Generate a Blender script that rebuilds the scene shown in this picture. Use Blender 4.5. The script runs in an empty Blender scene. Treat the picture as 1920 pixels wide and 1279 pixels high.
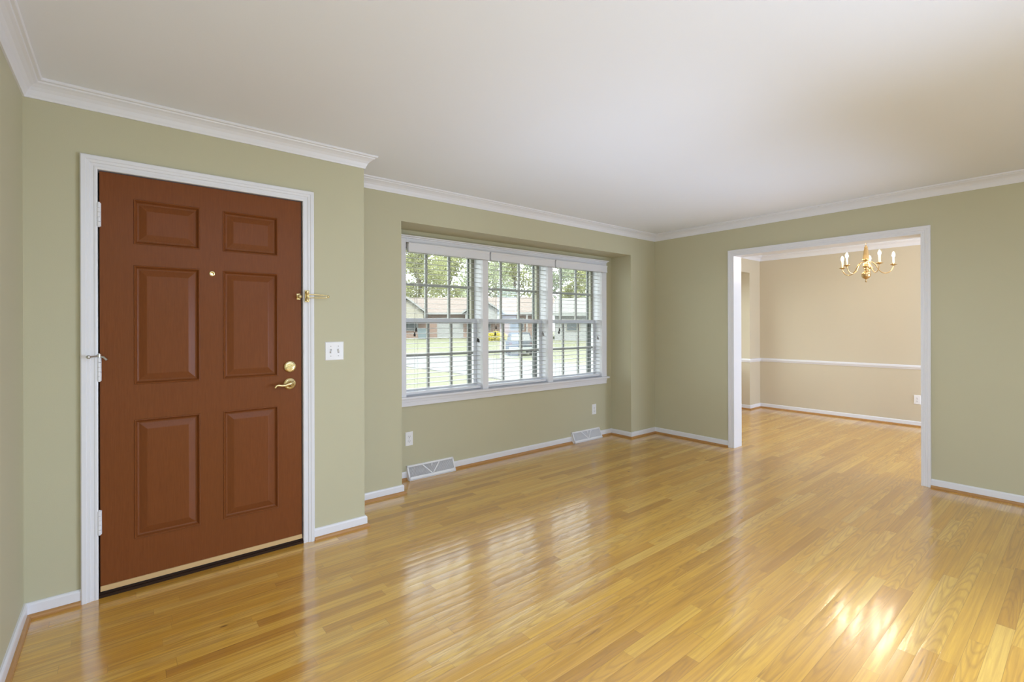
import bpy, math, random
from mathutils import Vector, Matrix

C = bpy.context.scene.collection
SC = bpy.context.scene
PI = math.pi

# ------------------------------------------------------------------ camera
TH = 0.6814                       # azimuth of the view from +Y towards +X
CAMH = 1.29
cam_d = bpy.data.cameras.new('camera')
cam = bpy.data.objects.new('camera', cam_d); C.objects.link(cam)
cam_d.sensor_fit = 'HORIZONTAL'; cam_d.sensor_width = 36.0
cam_d.lens = 894.18 / 1920 * 36.0
cam_d.shift_y = (612.7 - 639.5) / 1920
cam_d.clip_start = 0.05; cam_d.clip_end = 500
cam.matrix_world = Matrix.Translation((0, 0, CAMH)) @ Matrix.Rotation(-TH, 4, 'Z') @ Matrix.Rotation(PI / 2, 4, 'X') @ Matrix.Rotation(-0.0027, 4, 'Z')
SC.camera = cam

# ------------------------------------------------------------------ exposure, sky, sun, large lamps
SC.view_settings.view_transform = 'Standard'
SC.view_settings.look = 'None'
SC.view_settings.gamma = 1.0
SC.view_settings.use_curve_mapping = False
SC.view_settings.exposure = -0.10
SC.cycles.use_denoising = True
SC.cycles.max_bounces = 12
SC.cycles.diffuse_bounces = 8
SC.cycles.transparent_max_bounces = 24

world = bpy.data.worlds.new('sky'); SC.world = world; world.use_nodes = True
_bg = world.node_tree.nodes['Background']
_bg.inputs[0].default_value = (0.90, 0.95, 1.0, 1); _bg.inputs[1].default_value = 6.2

def lamp(name, kind, loc, rot, energy, color=(1, 1, 1), **kw):
    d = bpy.data.lights.new(name, kind); o = bpy.data.objects.new(name, d); C.objects.link(o)
    o.location = loc; o.rotation_euler = rot; d.energy = energy; d.color = color
    for k, v in kw.items(): setattr(d, k, v)
    return o
lamp('sun', 'SUN', (0, 0, 20), (math.radians(40), 0, math.radians(-25)), 8.0, (1, 0.97, 0.92), angle=math.radians(12))
# added fill lamps out of view: behind the camera and in the dining room
COOL = (0.77, 0.94, 1.25)
lamp('side_fill', 'AREA', (3.3, -0.9, 0.95), (math.radians(84), 0, math.radians(60)), 39, COOL, shape='RECTANGLE', size=1.4, size_y=1.2, spread=math.radians(115))  # unseen fill from the right rear, lifts the left wall
lamp('rear_left_fill', 'AREA', (-0.28, -0.75, 1.10), (math.radians(86), 0, math.radians(-72)), 28, COOL, shape='RECTANGLE', size=1.2, size_y=1.3, spread=math.radians(125))  # unseen fill from the left rear, lifts the right wall
lamp('ceiling_fill', 'AREA', (3.0, -0.20, 0.12), (math.radians(135), 0, math.radians(-6)), 6.5, COOL, shape='RECTANGLE', size=3.0, size_y=0.3, spread=math.radians(48))  # added low strip, brightens the ceiling towards the window
lamp('ceiling_fill', 'AREA', (0.6, -0.95, 0.30), (PI, 0, 0), 13, COOL, shape='RECTANGLE', size=1.8, size_y=1.0)  # added upward fill for the left part of the ceiling
lamp('overhead_fill', 'AREA', (1.0, -0.6, 2.36), (0, 0, 0), 58, COOL, shape='RECTANGLE', size=2.2, size_y=1.0)  # added downward fill for the floor, no fixture there
lamp('dining_rear_fill', 'AREA', (6.5, -1.5, 1.4), (PI / 2, 0, 0), 92, (0.76, 0.96, 1.32), shape='RECTANGLE', size=2.2, size_y=1.8)  # added fill out of view, brightens the dining room

# ------------------------------------------------------------------ helpers
class MB:
    def __init__(s): s.v = []; s.f = []; s.sm = []
    def add(s, vs, fs, smooth=False):
        o = len(s.v); s.v += [tuple(p) for p in vs]
        for f in fs: s.f.append(tuple(i + o for i in f)); s.sm.append(smooth)
    def box(s, a, b):
        x0, y0, z0 = (min(a[i], b[i]) for i in range(3)); x1, y1, z1 = (max(a[i], b[i]) for i in range(3))
        s.add([(x0,y0,z0),(x1,y0,z0),(x1,y1,z0),(x0,y1,z0),(x0,y0,z1),(x1,y0,z1),(x1,y1,z1),(x0,y1,z1)],
              [(0,3,2,1),(4,5,6,7),(0,1,5,4),(1,2,6,5),(2,3,7,6),(3,0,4,7)])
    def hexa(s, lo, hi):
        """lo, hi: four corners each, same order"""
        s.add(list(lo) + list(hi), [(0,3,2,1),(4,5,6,7),(0,1,5,4),(1,2,6,5),(2,3,7,6),(3,0,4,7)])
    def prism(s, poly, fn, t0, t1):
        """poly: 2D outline, fn(a,b,t) -> 3D"""
        n = len(poly)
        s.add([fn(a, b, t0) for a, b in poly] + [fn(a, b, t1) for a, b in poly],
              [tuple(range(n))[::-1], tuple(range(n, 2 * n))] + [(i, (i+1) % n, n + (i+1) % n, n + i) for i in range(n)])
    def lathe(s, o, prof, axis='Z', n=20, smooth=True, caps=True):
        """prof: list of (radius, distance along the axis)"""
        o = Vector(o)
        def P(r, h, a):
            c, q = r * math.cos(a), r * math.sin(a)
            return {'Z': o + Vector((c, q, h)), 'Y': o + Vector((c, h, q)), 'X': o + Vector((h, c, q))}[axis]
        vs = []; fs = []
        for r, h in prof:
            for k in range(n): vs.append(P(r, h, 2 * PI * k / n))
        for i in range(len(prof) - 1):
            for k in range(n):
                fs.append((i*n + k, i*n + (k+1) % n, (i+1)*n + (k+1) % n, (i+1)*n + k))
        s.add(vs, fs, smooth)
        if caps:
            for r, h in (prof[0], prof[-1]):
                if r > 1e-5: s.add([P(r, h, 2 * PI * k / n) for k in range(n)], [tuple(range(n))])
    def tube(s, pts, rad, n=8, smooth=True):
        pts = [Vector(p) for p in pts]; rads = rad if isinstance(rad, (list, tuple)) else [rad] * len(pts)
        vs = []; fs = []; up = None
        for i, p in enumerate(pts):
            t = (pts[min(i+1, len(pts)-1)] - pts[max(i-1, 0)]).normalized()
            if up is None:
                up = Vector((0, 0, 1)) if abs(t.z) < 0.9 else Vector((1, 0, 0))
            a = (up - t * up.dot(t)).normalized(); b = t.cross(a); up = a
            for k in range(n):
                q = 2 * PI * k / n; vs.append(p + (a * math.cos(q) + b * math.sin(q)) * rads[i])
        for i in range(len(pts) - 1):
            for k in range(n): fs.append((i*n + k, i*n + (k+1) % n, (i+1)*n + (k+1) % n, (i+1)*n + k))
        s.add(vs, fs, smooth)
        m = (len(pts) - 1) * n
        s.add(vs[:n], [tuple(range(n))[::-1]]); s.add(vs[m:], [tuple(range(n))])
    def ball(s, o, r, n=16, m=10, sq=(1, 1, 1)):
        vs = []; fs = []
        for i in range(m + 1):
            p = PI * i / m
            for k in range(n):
                q = 2 * PI * k / n
                vs.append((o[0] + r*sq[0]*math.sin(p)*math.cos(q), o[1] + r*sq[1]*math.sin(p)*math.sin(q), o[2] - r*sq[2]*math.cos(p)))
        for i in range(m):
            for k in range(n): fs.append((i*n + k, i*n + (k+1) % n, (i+1)*n + (k+1) % n, (i+1)*n + k))
        s.add(vs, fs, True)
    def build(s, name, mat, parent=None, bevel=0):
        me = bpy.data.meshes.new(name); me.from_pydata(s.v, [], s.f)
        me.polygons.foreach_set('use_smooth', s.sm); me.update()
        import bmesh
        b = bmesh.new(); b.from_mesh(me); bmesh.ops.recalc_face_normals(b, faces=b.faces[:]); b.to_mesh(me); b.free()
        o = bpy.data.objects.new(name, me); C.objects.link(o)
        me.materials.append(mat)
        if parent: o.parent = parent
        if bevel:
            m = o.modifiers.new('bevel', 'BEVEL'); m.width = bevel; m.segments = 2; m.limit_method = 'ANGLE'
        return o

def tag(o, label, cat, group=None, kind=None):
    o['label'] = label; o['category'] = cat
    if group: o['group'] = group
    if kind: o['kind'] = kind
    return o
def struct(o, label, cat): return tag(o, label, cat, kind='structure')
def empty(name, loc=(0, 0, 0), rz=0):
    o = bpy.data.objects.new(name, None); C.objects.link(o); o.location = loc; o.rotation_euler.z = rz
    o.empty_display_size = 0.1
    return o
def copy_tree(o, parent=None):
    c = o.copy(); C.objects.link(c)
    if parent: c.parent = parent
    for ch in [k for k in bpy.data.objects if k.parent == o]: copy_tree(ch, c)
    return c

def mitres(pts, closed=False):
    """unit-offset vectors at the points of a path, to the left of its direction"""
    out = []; n = len(pts)
    for i in range(n):
        d = []
        for a, b in ((i-1, i), (i, i+1)):
            if closed: a %= n; b %= n
            if 0 <= a and b < n:
                e = Vector((pts[b][0]-pts[a][0], pts[b][1]-pts[a][1])).normalized(); d.append(Vector((-e.y, e.x)))
        if len(d) == 1: out.append(d[0])
        else:
            m = (d[0] + d[1]).normalized(); out.append(m / max(0.2, m.dot(d[0])))
    return out
def run(mb, prof, pts, i, mv, cap=True):
    """one mitred length of moulding: prof = (out from the wall, height)"""
    n = len(prof); vs = []
    for k in (i, i+1):
        for o, z in prof: vs.append((pts[k][0] + mv[k].x*o, pts[k][1] + mv[k].y*o, z))
    fs = [(j, (j+1) % n, n + (j+1) % n, n + j) for j in range(n)]
    if cap: fs += [tuple(range(n)), tuple(range(n, 2*n))[::-1]]
    mb.add(vs, fs)
def casing(mb, prof, pts, fn):
    """moulding round an opening in a wall plane: prof = (across, proud), pts in the plane, fn(a,z,t) -> 3D"""
    mv = mitres(pts); n = len(prof); vs = []
    for k, (a, z) in enumerate(pts):
        for u, t in prof: vs.append(fn(a + mv[k].x*u, z + mv[k].y*u, t))
    fs = []
    for i in range(len(pts) - 1):
        fs += [(i*n + j, i*n + (j+1) % n, (i+1)*n + (j+1) % n, (i+1)*n + j) for j in range(n)]
    m = (len(pts)-1)*n
    fs += [tuple(range(n)), tuple(range(m, m+n))[::-1]]
    mb.add(vs, fs)

# ------------------------------------------------------------------ materials
class NT:
    def __init__(s, name):
        s.m = bpy.data.materials.new(name); s.m.use_nodes = True; s.t = s.m.node_tree
        s.p = s.t.nodes['Principled BSDF']; s.out = s.t.nodes['Material Output']
    def n(s, kind, **kw):
        q = s.t.nodes.new(kind)
        for k, v in kw.items(): setattr(q, k, v)
        return q
    def link(s, a, b): s.t.links.new(a, b)
    def put(s, sock, v):
        if hasattr(v, 'links'): s.link(v, sock)
        elif v is not None: sock.default_value = v
    def math(s, op, a, b=None, c=None, clamp=False):
        q = s.n('ShaderNodeMath', operation=op, use_clamp=clamp)
        for i, v in enumerate((a, b, c)): s.put(q.inputs[i], v)
        return q.outputs[0]
    def vec(s, x, y, z):
        q = s.n('ShaderNodeCombineXYZ')
        for i, v in enumerate((x, y, z)): s.put(q.inputs[i], v)
        return q.outputs[0]
    def mix(s, f, a, b, blend='MIX'):
        q = s.n('ShaderNodeMix', data_type='RGBA', blend_type=blend)
        s.put(q.inputs[0], f); s.put(q.inputs[6], a); s.put(q.inputs[7], b); return q.outputs[2]
    def noise(s, vec, scale, detail=2, rough=0.5, dist=0):
        q = s.n('ShaderNodeTexNoise'); s.put(q.inputs['Vector'], vec); q.inputs['Scale'].default_value = scale
        q.inputs['Detail'].default_value = detail; q.inputs['Roughness'].default_value = rough; q.inputs['Distortion'].default_value = dist
        return q.outputs[0]
    def ramp(s, f, stops):
        q = s.n('ShaderNodeValToRGB'); s.put(q.inputs[0], f); e = q.color_ramp.elements
        while len(e) < len(stops): e.new(0.5)
        for i, (p, c) in enumerate(stops): e[i].position = p; e[i].color = c if len(c) == 4 else (*c, 1)
        return q.outputs[0]
    def smooth(s, v, a, b, lo=0.0, hi=1.0):
        q = s.n('ShaderNodeMapRange', interpolation_type='SMOOTHSTEP')
        for i, x in enumerate((v, a, b, lo, hi)): s.put(q.inputs[i], x)
        return q.outputs[0]
    def obj(s): return s.n('ShaderNodeTexCoord').outputs['Object']
    def bump(s, h, strength=0.2, dist=0.01, normal=None):
        q = s.n('ShaderNodeBump'); q.inputs['Strength'].default_value = strength; q.inputs['Distance'].default_value = dist
        s.link(h, q.inputs['Height'])
        if normal is not None: s.link(normal, q.inputs['Normal'])
        return q.outputs[0]

def plain(name, col, rough=0.5, metal=0.0, vary=0.03, scale=12.0, bump=0.0, bscale=200, spec=0.5):
    t = NT(name); co = t.obj()
    f = t.noise(co, scale, 3)
    a = tuple(min(1, c*(1-vary)) for c in col) + (1,); b = tuple(min(1, c*(1+vary)) for c in col) + (1,)
    t.link(t.mix(f, a, b), t.p.inputs['Base Color'])
    t.p.inputs['Roughness'].default_value = rough; t.p.inputs['Metallic'].default_value = metal
    t.p.inputs['Specular IOR Level'].default_value = spec
    if bump: t.link(t.bump(t.noise(co, bscale, 3), bump, 0.002), t.p.inputs['Normal'])
    return t.m

M = {}
M['wall'] = plain('olive_paint', (0.53, 0.505, 0.350), 0.6, vary=0.02, scale=1.5, bump=0.10, bscale=260, spec=0.3)
M['dining'] = plain('tan_paint', (0.61, 0.54, 0.405), 0.6, vary=0.02, scale=1.5, bump=0.10, bscale=260, spec=0.3)
M['ceiling'] = plain('ceiling_paint', (0.82, 0.85, 0.91), 0.85, vary=0.01, scale=2, bump=0.08, bscale=180, spec=0.2)
M['trim'] = plain('white_gloss_paint', (0.77, 0.775, 0.81), 0.32, vary=0.01, scale=5, bump=0.03, bscale=60)
M['plastic'] = plain('white_plastic', (0.84, 0.84, 0.85), 0.3, vary=0.01)
M['slot'] = plain('dark_slot', (0.03, 0.03, 0.03), 0.6)
M['greyplastic'] = plain('grey_toggle', (0.45, 0.45, 0.44), 0.4)
M['vent'] = plain('white_enamel', (0.80, 0.80, 0.82), 0.35, vary=0.01)
M['ventdark'] = plain('vent_inside', (0.42, 0.42, 0.44), 0.7)
M['brass'] = plain('polished_brass', (0.82, 0.69, 0.38), 0.22, 1.0, vary=0.05)
M['oldbrass'] = plain('antique_brass', (0.58, 0.41, 0.20), 0.28, 1.0, vary=0.06)
M['steel'] = plain('brushed_steel', (0.62, 0.62, 0.60), 0.35, 1.0)
M['bronze'] = plain('dark_bronze', (0.035, 0.017, 0.009), 0.7, spec=0.15)
M['gap'] = plain('weather_strip', (0.02, 0.015, 0.012), 0.8)
M['goldstrip'] = plain('tan_sweep', (0.62, 0.42, 0.20), 0.45)
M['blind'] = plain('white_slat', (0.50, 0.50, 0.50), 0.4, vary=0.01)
M['cord'] = plain('white_cord', (0.72, 0.72, 0.68), 0.8)
M['tassel'] = plain('dark_tassel', (0.03, 0.028, 0.025), 0.5)
M['greytassel'] = plain('grey_tassel', (0.3, 0.3, 0.3), 0.5)
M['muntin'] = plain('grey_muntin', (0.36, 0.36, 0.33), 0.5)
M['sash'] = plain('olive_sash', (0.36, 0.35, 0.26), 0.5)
M['storm'] = plain('storm_frame', (0.14, 0.15, 0.14), 0.5)
M['candle'] = plain('ivory_candle', (0.85, 0.80, 0.66), 0.5)

def emit(name, col, k):
    t = NT(name); t.p.inputs['Base Color'].default_value = (1, 1, 1, 1)
    t.p.inputs['Emission Color'].default_value = (*col, 1); t.p.inputs['Emission Strength'].default_value = k
    return t.m
M['bulb'] = emit('lit_bulb', (1.0, 0.84, 0.60), 240)

def glass():
    t = NT('window_glass'); nt = t.t
    tr = t.n('ShaderNodeBsdfTransparent'); tr.inputs[0].default_value = (0.96, 0.985, 0.965, 1)
    gl = t.n('ShaderNodeBsdfGlossy'); gl.inputs['Roughness'].default_value = 0.02
    lw = t.n('ShaderNodeLayerWeight'); lw.inputs[0].default_value = 0.5
    fac = t.math('ADD', 0.03, t.math('MULTIPLY', t.math('POWER', lw.outputs['Facing'], 4.0), 0.6))
    # a faint pale veil mixed into the pane imitates the hazy glare outside
    haze = t.n('ShaderNodeBsdfTranslucent'); haze.inputs[0].default_value = (0.8, 0.8, 0.78, 1)
    dm = t.n('ShaderNodeMixShader'); dm.inputs[0].default_value = 0.013; t.link(tr.outputs[0], dm.inputs[1]); t.link(haze.outputs[0], dm.inputs[2])
    mx = t.n('ShaderNodeMixShader'); t.link(fac, mx.inputs[0]); t.link(dm.outputs[0], mx.inputs[1]); t.link(gl.outputs[0], mx.inputs[2])
    t.link(mx.outputs[0], t.out.inputs[0]); return t.m
M['glass'] = glass()

def wood_door():
    t = NT('stained_door'); co = t.obj()
    mp = t.n('ShaderNodeMapping'); t.link(co, mp.inputs[0]); mp.inputs['Scale'].default_value = (60, 60, 3.5)
    g = t.noise(mp.outputs[0], 4.0, 5, 0.6, 0.3)
    mp2 = t.n('ShaderNodeMapping'); t.link(co, mp2.inputs[0]); mp2.inputs['Scale'].default_value = (3, 3, 1.2)
    b = t.noise(mp2.outputs[0], 1.6, 3)
    c1 = t.mix(g, (0.140, 0.038, 0.010, 1), (0.235, 0.074, 0.021, 1))
    c2 = t.mix(t.math('MULTIPLY', b, 0.5), c1, (0.19, 0.064, 0.014, 1))
    t.link(c2, t.p.inputs['Base Color']); t.p.inputs['Roughness'].default_value = 0.34
    t.p.inputs['Specular IOR Level'].default_value = 0.16; t.p.inputs['Coat Weight'].default_value = 0.03; t.p.inputs['Coat Roughness'].default_value = 0.3
    t.link(t.bump(g, 0.12, 0.002), t.p.inputs['Normal']); return t.m
M['door'] = wood_door()

def shoe():
    t = NT('oak_shoe'); co = t.obj()
    mp = t.n('ShaderNodeMapping'); t.link(co, mp.inputs[0]); mp.inputs['Scale'].default_value = (3, 3, 30)
    g = t.noise(mp.outputs[0], 5, 4)
    t.link(t.mix(g, (0.36, 0.17, 0.05, 1), (0.52, 0.28, 0.10, 1)), t.p.inputs['Base Color']); t.p.inputs['Roughness'].default_value = 0.35
    return t.m
M['shoe'] = shoe()

def oak_floor():
    t = NT('oak_strip_floor'); co = t.obj()
    sp = t.n('ShaderNodeSeparateXYZ'); t.link(co, sp.inputs[0]); x, y = sp.outputs[0], sp.outputs[1]
    W = 0.057
    yr = t.math('DIVIDE', y, W); row = t.math('FLOOR', yr); fy = t.math('FRACT', yr)
    def wn(v, dim='3D'):
        q = t.n('ShaderNodeTexWhiteNoise', noise_dimensions=dim)
        t.link(v, q.inputs['W' if dim == '1D' else 'Vector']); return q
    r1 = wn(row, '1D').outputs['Value']
    r2 = wn(t.math('ADD', row, 71.3), '1D').outputs['Value']
    L = t.math('ADD', 0.55, t.math('MULTIPLY', r2, 0.75))
    u0 = t.math('ADD', t.math('DIVIDE', x, L), t.math('MULTIPLY', r1, 37.0))
    u = t.math('ADD', u0, t.math('MULTIPLY', t.math('SINE', t.math('MULTIPLY', u0, 2.4)), 0.22))
    bid = t.math('FLOOR', u); fx = t.math('FRACT', u)
    w = wn(t.vec(bid, row, 3.7)); rv = w.outputs['Value']; rc = t.n('ShaderNodeSeparateColor'); t.link(w.outputs['Color'], rc.inputs[0])
    ra, rb, rd = rc.outputs[0], rc.outputs[1], rc.outputs[2]
    # board tone
    base = t.ramp(rv, [(0.0, (0.54, 0.265, 0.030)), (0.16, (0.67, 0.350, 0.042)), (0.55, (0.745, 0.410, 0.052)), (0.85, (0.79, 0.46, 0.070)), (1.0, (0.82, 0.51, 0.105))])
    # streaky grain
    gv = t.vec(t.math('ADD', t.math('MULTIPLY', x, 2.2), t.math('MULTIPLY', ra, 90)), t.math('ADD', t.math('MULTIPLY', y, 75), t.math('MULTIPLY', rb, 50)), t.math('MULTIPLY', rd, 40))
    g = t.noise(gv, 1.0, 5, 0.6, 0.6)
    # flat-sawn arches on some boards
    yc = t.math('ADD', t.math('SUBTRACT', fy, 0.5), t.math('MULTIPLY', t.math('SUBTRACT', ra, 0.5), 0.5))
    nz = t.noise(t.vec(t.math('MULTIPLY', x, 4.0), t.math('MULTIPLY', y, 18.0), t.math('MULTIPLY', rb, 30)), 1.0, 2)
    ph = t.math('ADD', t.math('ADD', t.math('MULTIPLY', t.math('MULTIPLY', yc, yc), 34.0), t.math('MULTIPLY', x, t.math('MULTIPLY', t.math('SUBTRACT', rd, 0.5), 120.0))), t.math('MULTIPLY', nz, 10.0))
    ar = t.math('ADD', t.math('MULTIPLY', t.math('SINE', ph), 0.5), 0.5)
    arw = t.math('MULTIPLY', t.math('GREATER_THAN', rb, 0.40), 0.34)
    c = t.mix(t.smooth(g, 0.28, 0.75), t.mix(0.42, base, (0.27, 0.105, 0.022, 1), 'MIX'), base)
    c = t.mix(t.math('MULTIPLY', t.math('POWER', ar, 3.0), arw), c, (0.30, 0.135, 0.035, 1))
    # mineral streaks and knots
    st = t.noise(t.vec(t.math('ADD', t.math('MULTIPLY', x, 3.0), t.math('MULTIPLY', rd, 77)), t.math('MULTIPLY', y, 42), t.math('MULTIPLY', ra, 60)), 1.0, 4, 0.6)
    c = t.mix(t.math('MULTIPLY', t.smooth(st, 0.62, 0.80), 0.7), c, (0.17, 0.075, 0.025, 1))
    kv = t.n('ShaderNodeTexVoronoi'); t.link(t.vec(t.math('MULTIPLY', x, 2.6), t.math('MULTIPLY', y, 6.5), 0.0), kv.inputs['Vector']); kv.inputs['Scale'].default_value = 1.0
    c = t.mix(t.smooth(kv.outputs['Distance'], 0.015, 0.06, 0.75, 0.0), c, (0.10, 0.042, 0.015, 1))
    # gaps
    ey = t.math('MULTIPLY', t.math('MINIMUM', fy, t.math('SUBTRACT', 1.0, fy)), W)
    ex = t.math('MULTIPLY', t.math('MINIMUM', fx, t.math('SUBTRACT', 1.0, fx)), L)
    gap = t.math('MAXIMUM', t.smooth(ey, 0.0002, 0.0012, 0.42, 0.0), t.smooth(ex, 0.0002, 0.0012, 0.34, 0.0))
    c = t.mix(gap, c, (0.12, 0.05, 0.015, 1))
    t.link(c, t.p.inputs['Base Color'])
    # each strip lies a touch out of level and is slightly cupped
    nx = t.math('MULTIPLY', t.math('SUBTRACT', ra, 0.5), 0.016)
    ny = t.math('ADD', t.math('MULTIPLY', t.math('SUBTRACT', rb, 0.5), 0.022), t.math('MULTIPLY', t.math('SUBTRACT', fy, 0.5), 0.045))
    nv = t.n('ShaderNodeVectorMath', operation='NORMALIZE'); t.link(t.vec(nx, ny, 1.0), nv.inputs[0])
    bh = t.math('SUBTRACT', t.math('ADD', t.math('MULTIPLY', g, 0.4), t.math('MULTIPLY', t.math('MULTIPLY', ar, arw), 1.2)), gap)
    nb = t.bump(bh, 0.075, 0.002, nv.outputs[0])
    t.link(nb, t.p.inputs['Normal']); t.link(nb, t.p.inputs['Coat Normal'])
    t.p.inputs['Roughness'].default_value = 0.45; t.p.inputs['Specular IOR Level'].default_value = 0.25
    t.p.inputs['Coat Weight'].default_value = 1.0; t.p.inputs['Coat Roughness'].default_value = 0.15; t.p.inputs['Coat IOR'].default_value = 2.45
    return t.m
M['floor'] = oak_floor()

# ------------------------------------------------------------------ measures of the place (metres)
YD, YB, YN = 3.007, 3.410, 3.700          # door wall, window wall, back of the window recess
XL, XR, XDE = -0.352, 4.998, 1.204        # left wall, right wall, end of the door wall
XNL, XNR, ZH = 1.663, 4.533, 2.112        # recess sides and head
XO = 5.145                                # dining side of the right wall
XDF = 7.846                               # far dining wall
DNL, DNR = 5.60, 7.495                    # dining recess
YBK = -1.62                               # rear wall
ZC = 2.395
OY0, OY1, OZ = 0.912, 2.434, 2.030        # cased opening (clear)
DX0, DX1, DZ = -0.101, 0.825, 2.044       # door opening (clear)

# ------------------------------------------------------------------ shell
b = MB(); b.box((-0.6, YBK-0.15, -0.12), (8.1, YD+0.02, 0)); b.box((XDE-0.1, YD+0.02, -0.12), (8.1, YN+0.02, 0))
struct(b.build('floor', M['floor']), 'honey oak strip floor running through both rooms', 'floor')
b = MB(); b.box((-0.6, YBK-0.15, ZC), (8.1, YN+0.35, ZC+0.12))
struct(b.build('ceiling', M['ceiling']), 'flat white ceiling over both rooms', 'ceiling')
b = MB(); b.box((XL-0.15, YBK-0.15, 0), (XL, YD+0.15, ZC))
struct(b.build('wall_left', M['wall']), 'narrow strip of olive wall at left of the front door', 'wall')
b = MB()
b.box((XL, YD, 0), (DX0-0.02, YD+0.15, ZC)); b.box((DX1+0.02, YD, 0), (XDE, YD+0.15, ZC)); b.box((DX0-0.02, YD, DZ+0.02), (DX1+0.02, YD+0.15, ZC))
b.box((XDE-0.14, YD+0.15, 0), (XDE, YN+0.2, ZC))
struct(b.build('wall_entry', M['wall']), 'olive wall around the red-brown front door', 'wall')
# window wall with its recess
WX0, WX1, WZ0, WZ1 = 1.838, 4.345, 0.70, 2.005
b = MB()
b.box((XDE, YB, 0), (XNL, YN+0.2, ZC)); b.box((XNR, YB, 0), (XO, YN+0.2, ZC)); b.box((XNL, YB, ZH), (XNR, YN+0.2, ZC))
b.box((XNL, YN, 0), (XNR, YN+0.2, WZ0-0.02)); b.box((XNL, YN, WZ1+0.01), (XNR, YN+0.2, ZH)); b.box((XNL, YN, WZ0-0.02), (WX0-0.02, YN+0.2, WZ1+0.01)); b.box((WX1+0.02, YN, WZ0-0.02), (XNR, YN+0.2, WZ1+0.01))
struct(b.build('wall_front', M['wall']), 'olive wall with the recess that holds the triple window', 'wall')
b = MB()
b.box((XR, OY1+0.02, 0), (XO-0.004, YB, ZC)); b.box((XR, YBK, 0), (XO-0.004, OY0-0.02, ZC)); b.box((XR, OY0-0.02, OZ+0.02), (XO-0.004, OY1+0.02, ZC))
struct(b.build('wall_right', M['wall']), 'olive wall with the white cased opening to the tan room', 'wall')
b = MB(); b.box((XL, YBK-0.15, 0), (XO, YBK, ZC))
struct(b.build('wall_back', M['wall']), 'olive wall behind the viewer', 'wall')
# dining room
b = MB(); b.box((XDF, YBK-0.15, 0), (XDF+0.15, YN+0.2, ZC))
struct(b.build('wall_dining_far', M['dining']), 'tan far wall behind the brass chandelier', 'wall')
b = MB()
b.box((DNR, YB, 0), (XDF, YN+0.2, ZC)); b.box((XO, YB, 0), (DNL, YN+0.2, ZC)); b.box((DNL, YB, ZH), (DNR, YN+0.2, ZC))
b.box((DNL, YN, 0), (DNR, YN+0.2, 0.7)); b.box((DNL, YN, 2.0), (DNR, YN+0.2, ZH)); b.box((DNL, YN, 0.7), (DNL+0.15, YN+0.2, 2.0)); b.box((DNR-0.15, YN, 0.7), (DNR, YN+0.2, 2.0))
struct(b.build('wall_dining_front', M['dining']), 'tan wall with a window recess seen through the opening', 'wall')
b = MB(); b.box((XO, YBK-0.15, 0), (XDF, YBK, ZC))
b.box((XO-0.004, OY1+0.02, 0), (XO, YB, ZC)); b.box((XO-0.004, YBK, 0), (XO, OY0-0.02, ZC)); b.box((XO-0.004, OY0-0.02, OZ+0.02), (XO, OY1+0.02, ZC))
struct(b.build('wall_dining_near', M['dining']), 'tan wall of the far room on the side of the opening', 'wall')

# ------------------------------------------------------------------ crown moulding
CP = [(0, ZC-0.078), (0.007, ZC-0.078), (0.010, ZC-0.070), (0.014, ZC-0.062), (0.020, ZC-0.047), (0.030, ZC-0.034), (0.043, ZC-0.024), (0.053, ZC-0.019), (0.056, ZC-0.013), (0.066, ZC-0.011), (0.069, ZC-0.006), (0.069, ZC), (0, ZC)]
pts = [(XR, YBK), (XR, YB), (XDE, YB), (XDE, YD), (XL, YD), (XL, YBK)]
mv = mitres(pts)
for i, (nm, lb) in enumerate([('trim_1', 'white crown moulding along the right wall'), ('trim_2', 'white crown moulding above the window recess'), ('trim_3', 'short crown return where the entry wall ends'),
                              ('trim_4', 'white crown moulding above the front door'), ('trim_5', 'white crown moulding on the left wall')]):
    m = MB(); run(m, CP, pts, i, mv); struct(m.build(nm, M['trim']), lb, 'crown moulding')
dp = [(XO, YBK), (XDF, YBK), (XDF, YB), (XO, YB), (XO, YBK)]
dmv = mitres(dp[:4], True); dmv.append(dmv[0])
for i, (nm, lb) in enumerate([(None, None), ('trim_6', 'white crown moulding behind the chandelier on the far tan wall'), ('trim_7', 'white crown moulding over the tan room window recess'), ('trim_8', 'white crown moulding above the opening inside the tan room')]):
    if nm: m = MB(); run(m, CP, dp, i, dmv); struct(m.build(nm, M['trim']), lb, 'crown moulding')

# ------------------------------------------------------------------ baseboards with oak shoe
BP = [(0, 0.0), (0.013, 0.0), (0.013, 0.058), (0.011, 0.064), (0.006, 0.068), (0, 0.068)]
SP = [(0.0132, 0.0), (0.027, 0.0), (0.027, 0.007), (0.024, 0.013), (0.019, 0.017), (0.0132, 0.019)]
CW = 0.062                                 # casing width
V1, V2 = (1.842, 2.300), (3.838, 4.300)    # floor diffusers
base = [
    ('baseboard_left', 'white baseboard on the left wall', [(XL, YD), (XL, YBK)], 1, None),
]
def boards(name, label, pts, mat='trim', ends=None, parent=None):
    mv = mitres(pts)
    if ends:
        for k, e in ends.items(): mv[k] = Vector(e)
    a = MB(); s = MB()
    for i in range(len(pts) - 1): run(a, BP, pts, i, mv); run(s, SP, pts, i, mv)
    if parent:
        o = a.build('baseboard_length', M['trim'], parent); s.build('shoe_moulding', M['shoe'], o); return o
    o = struct(a.build(name, M['trim']), label, 'baseboard'); sh = s.build('shoe_moulding', M['shoe'], o); sh['label'] = 'oak shoe moulding'
    return o
boards('baseboard_left', 'white baseboard from the left wall to the door casing', [(DX0-CW, YD), (XL, YD), (XL, YBK)])
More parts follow.
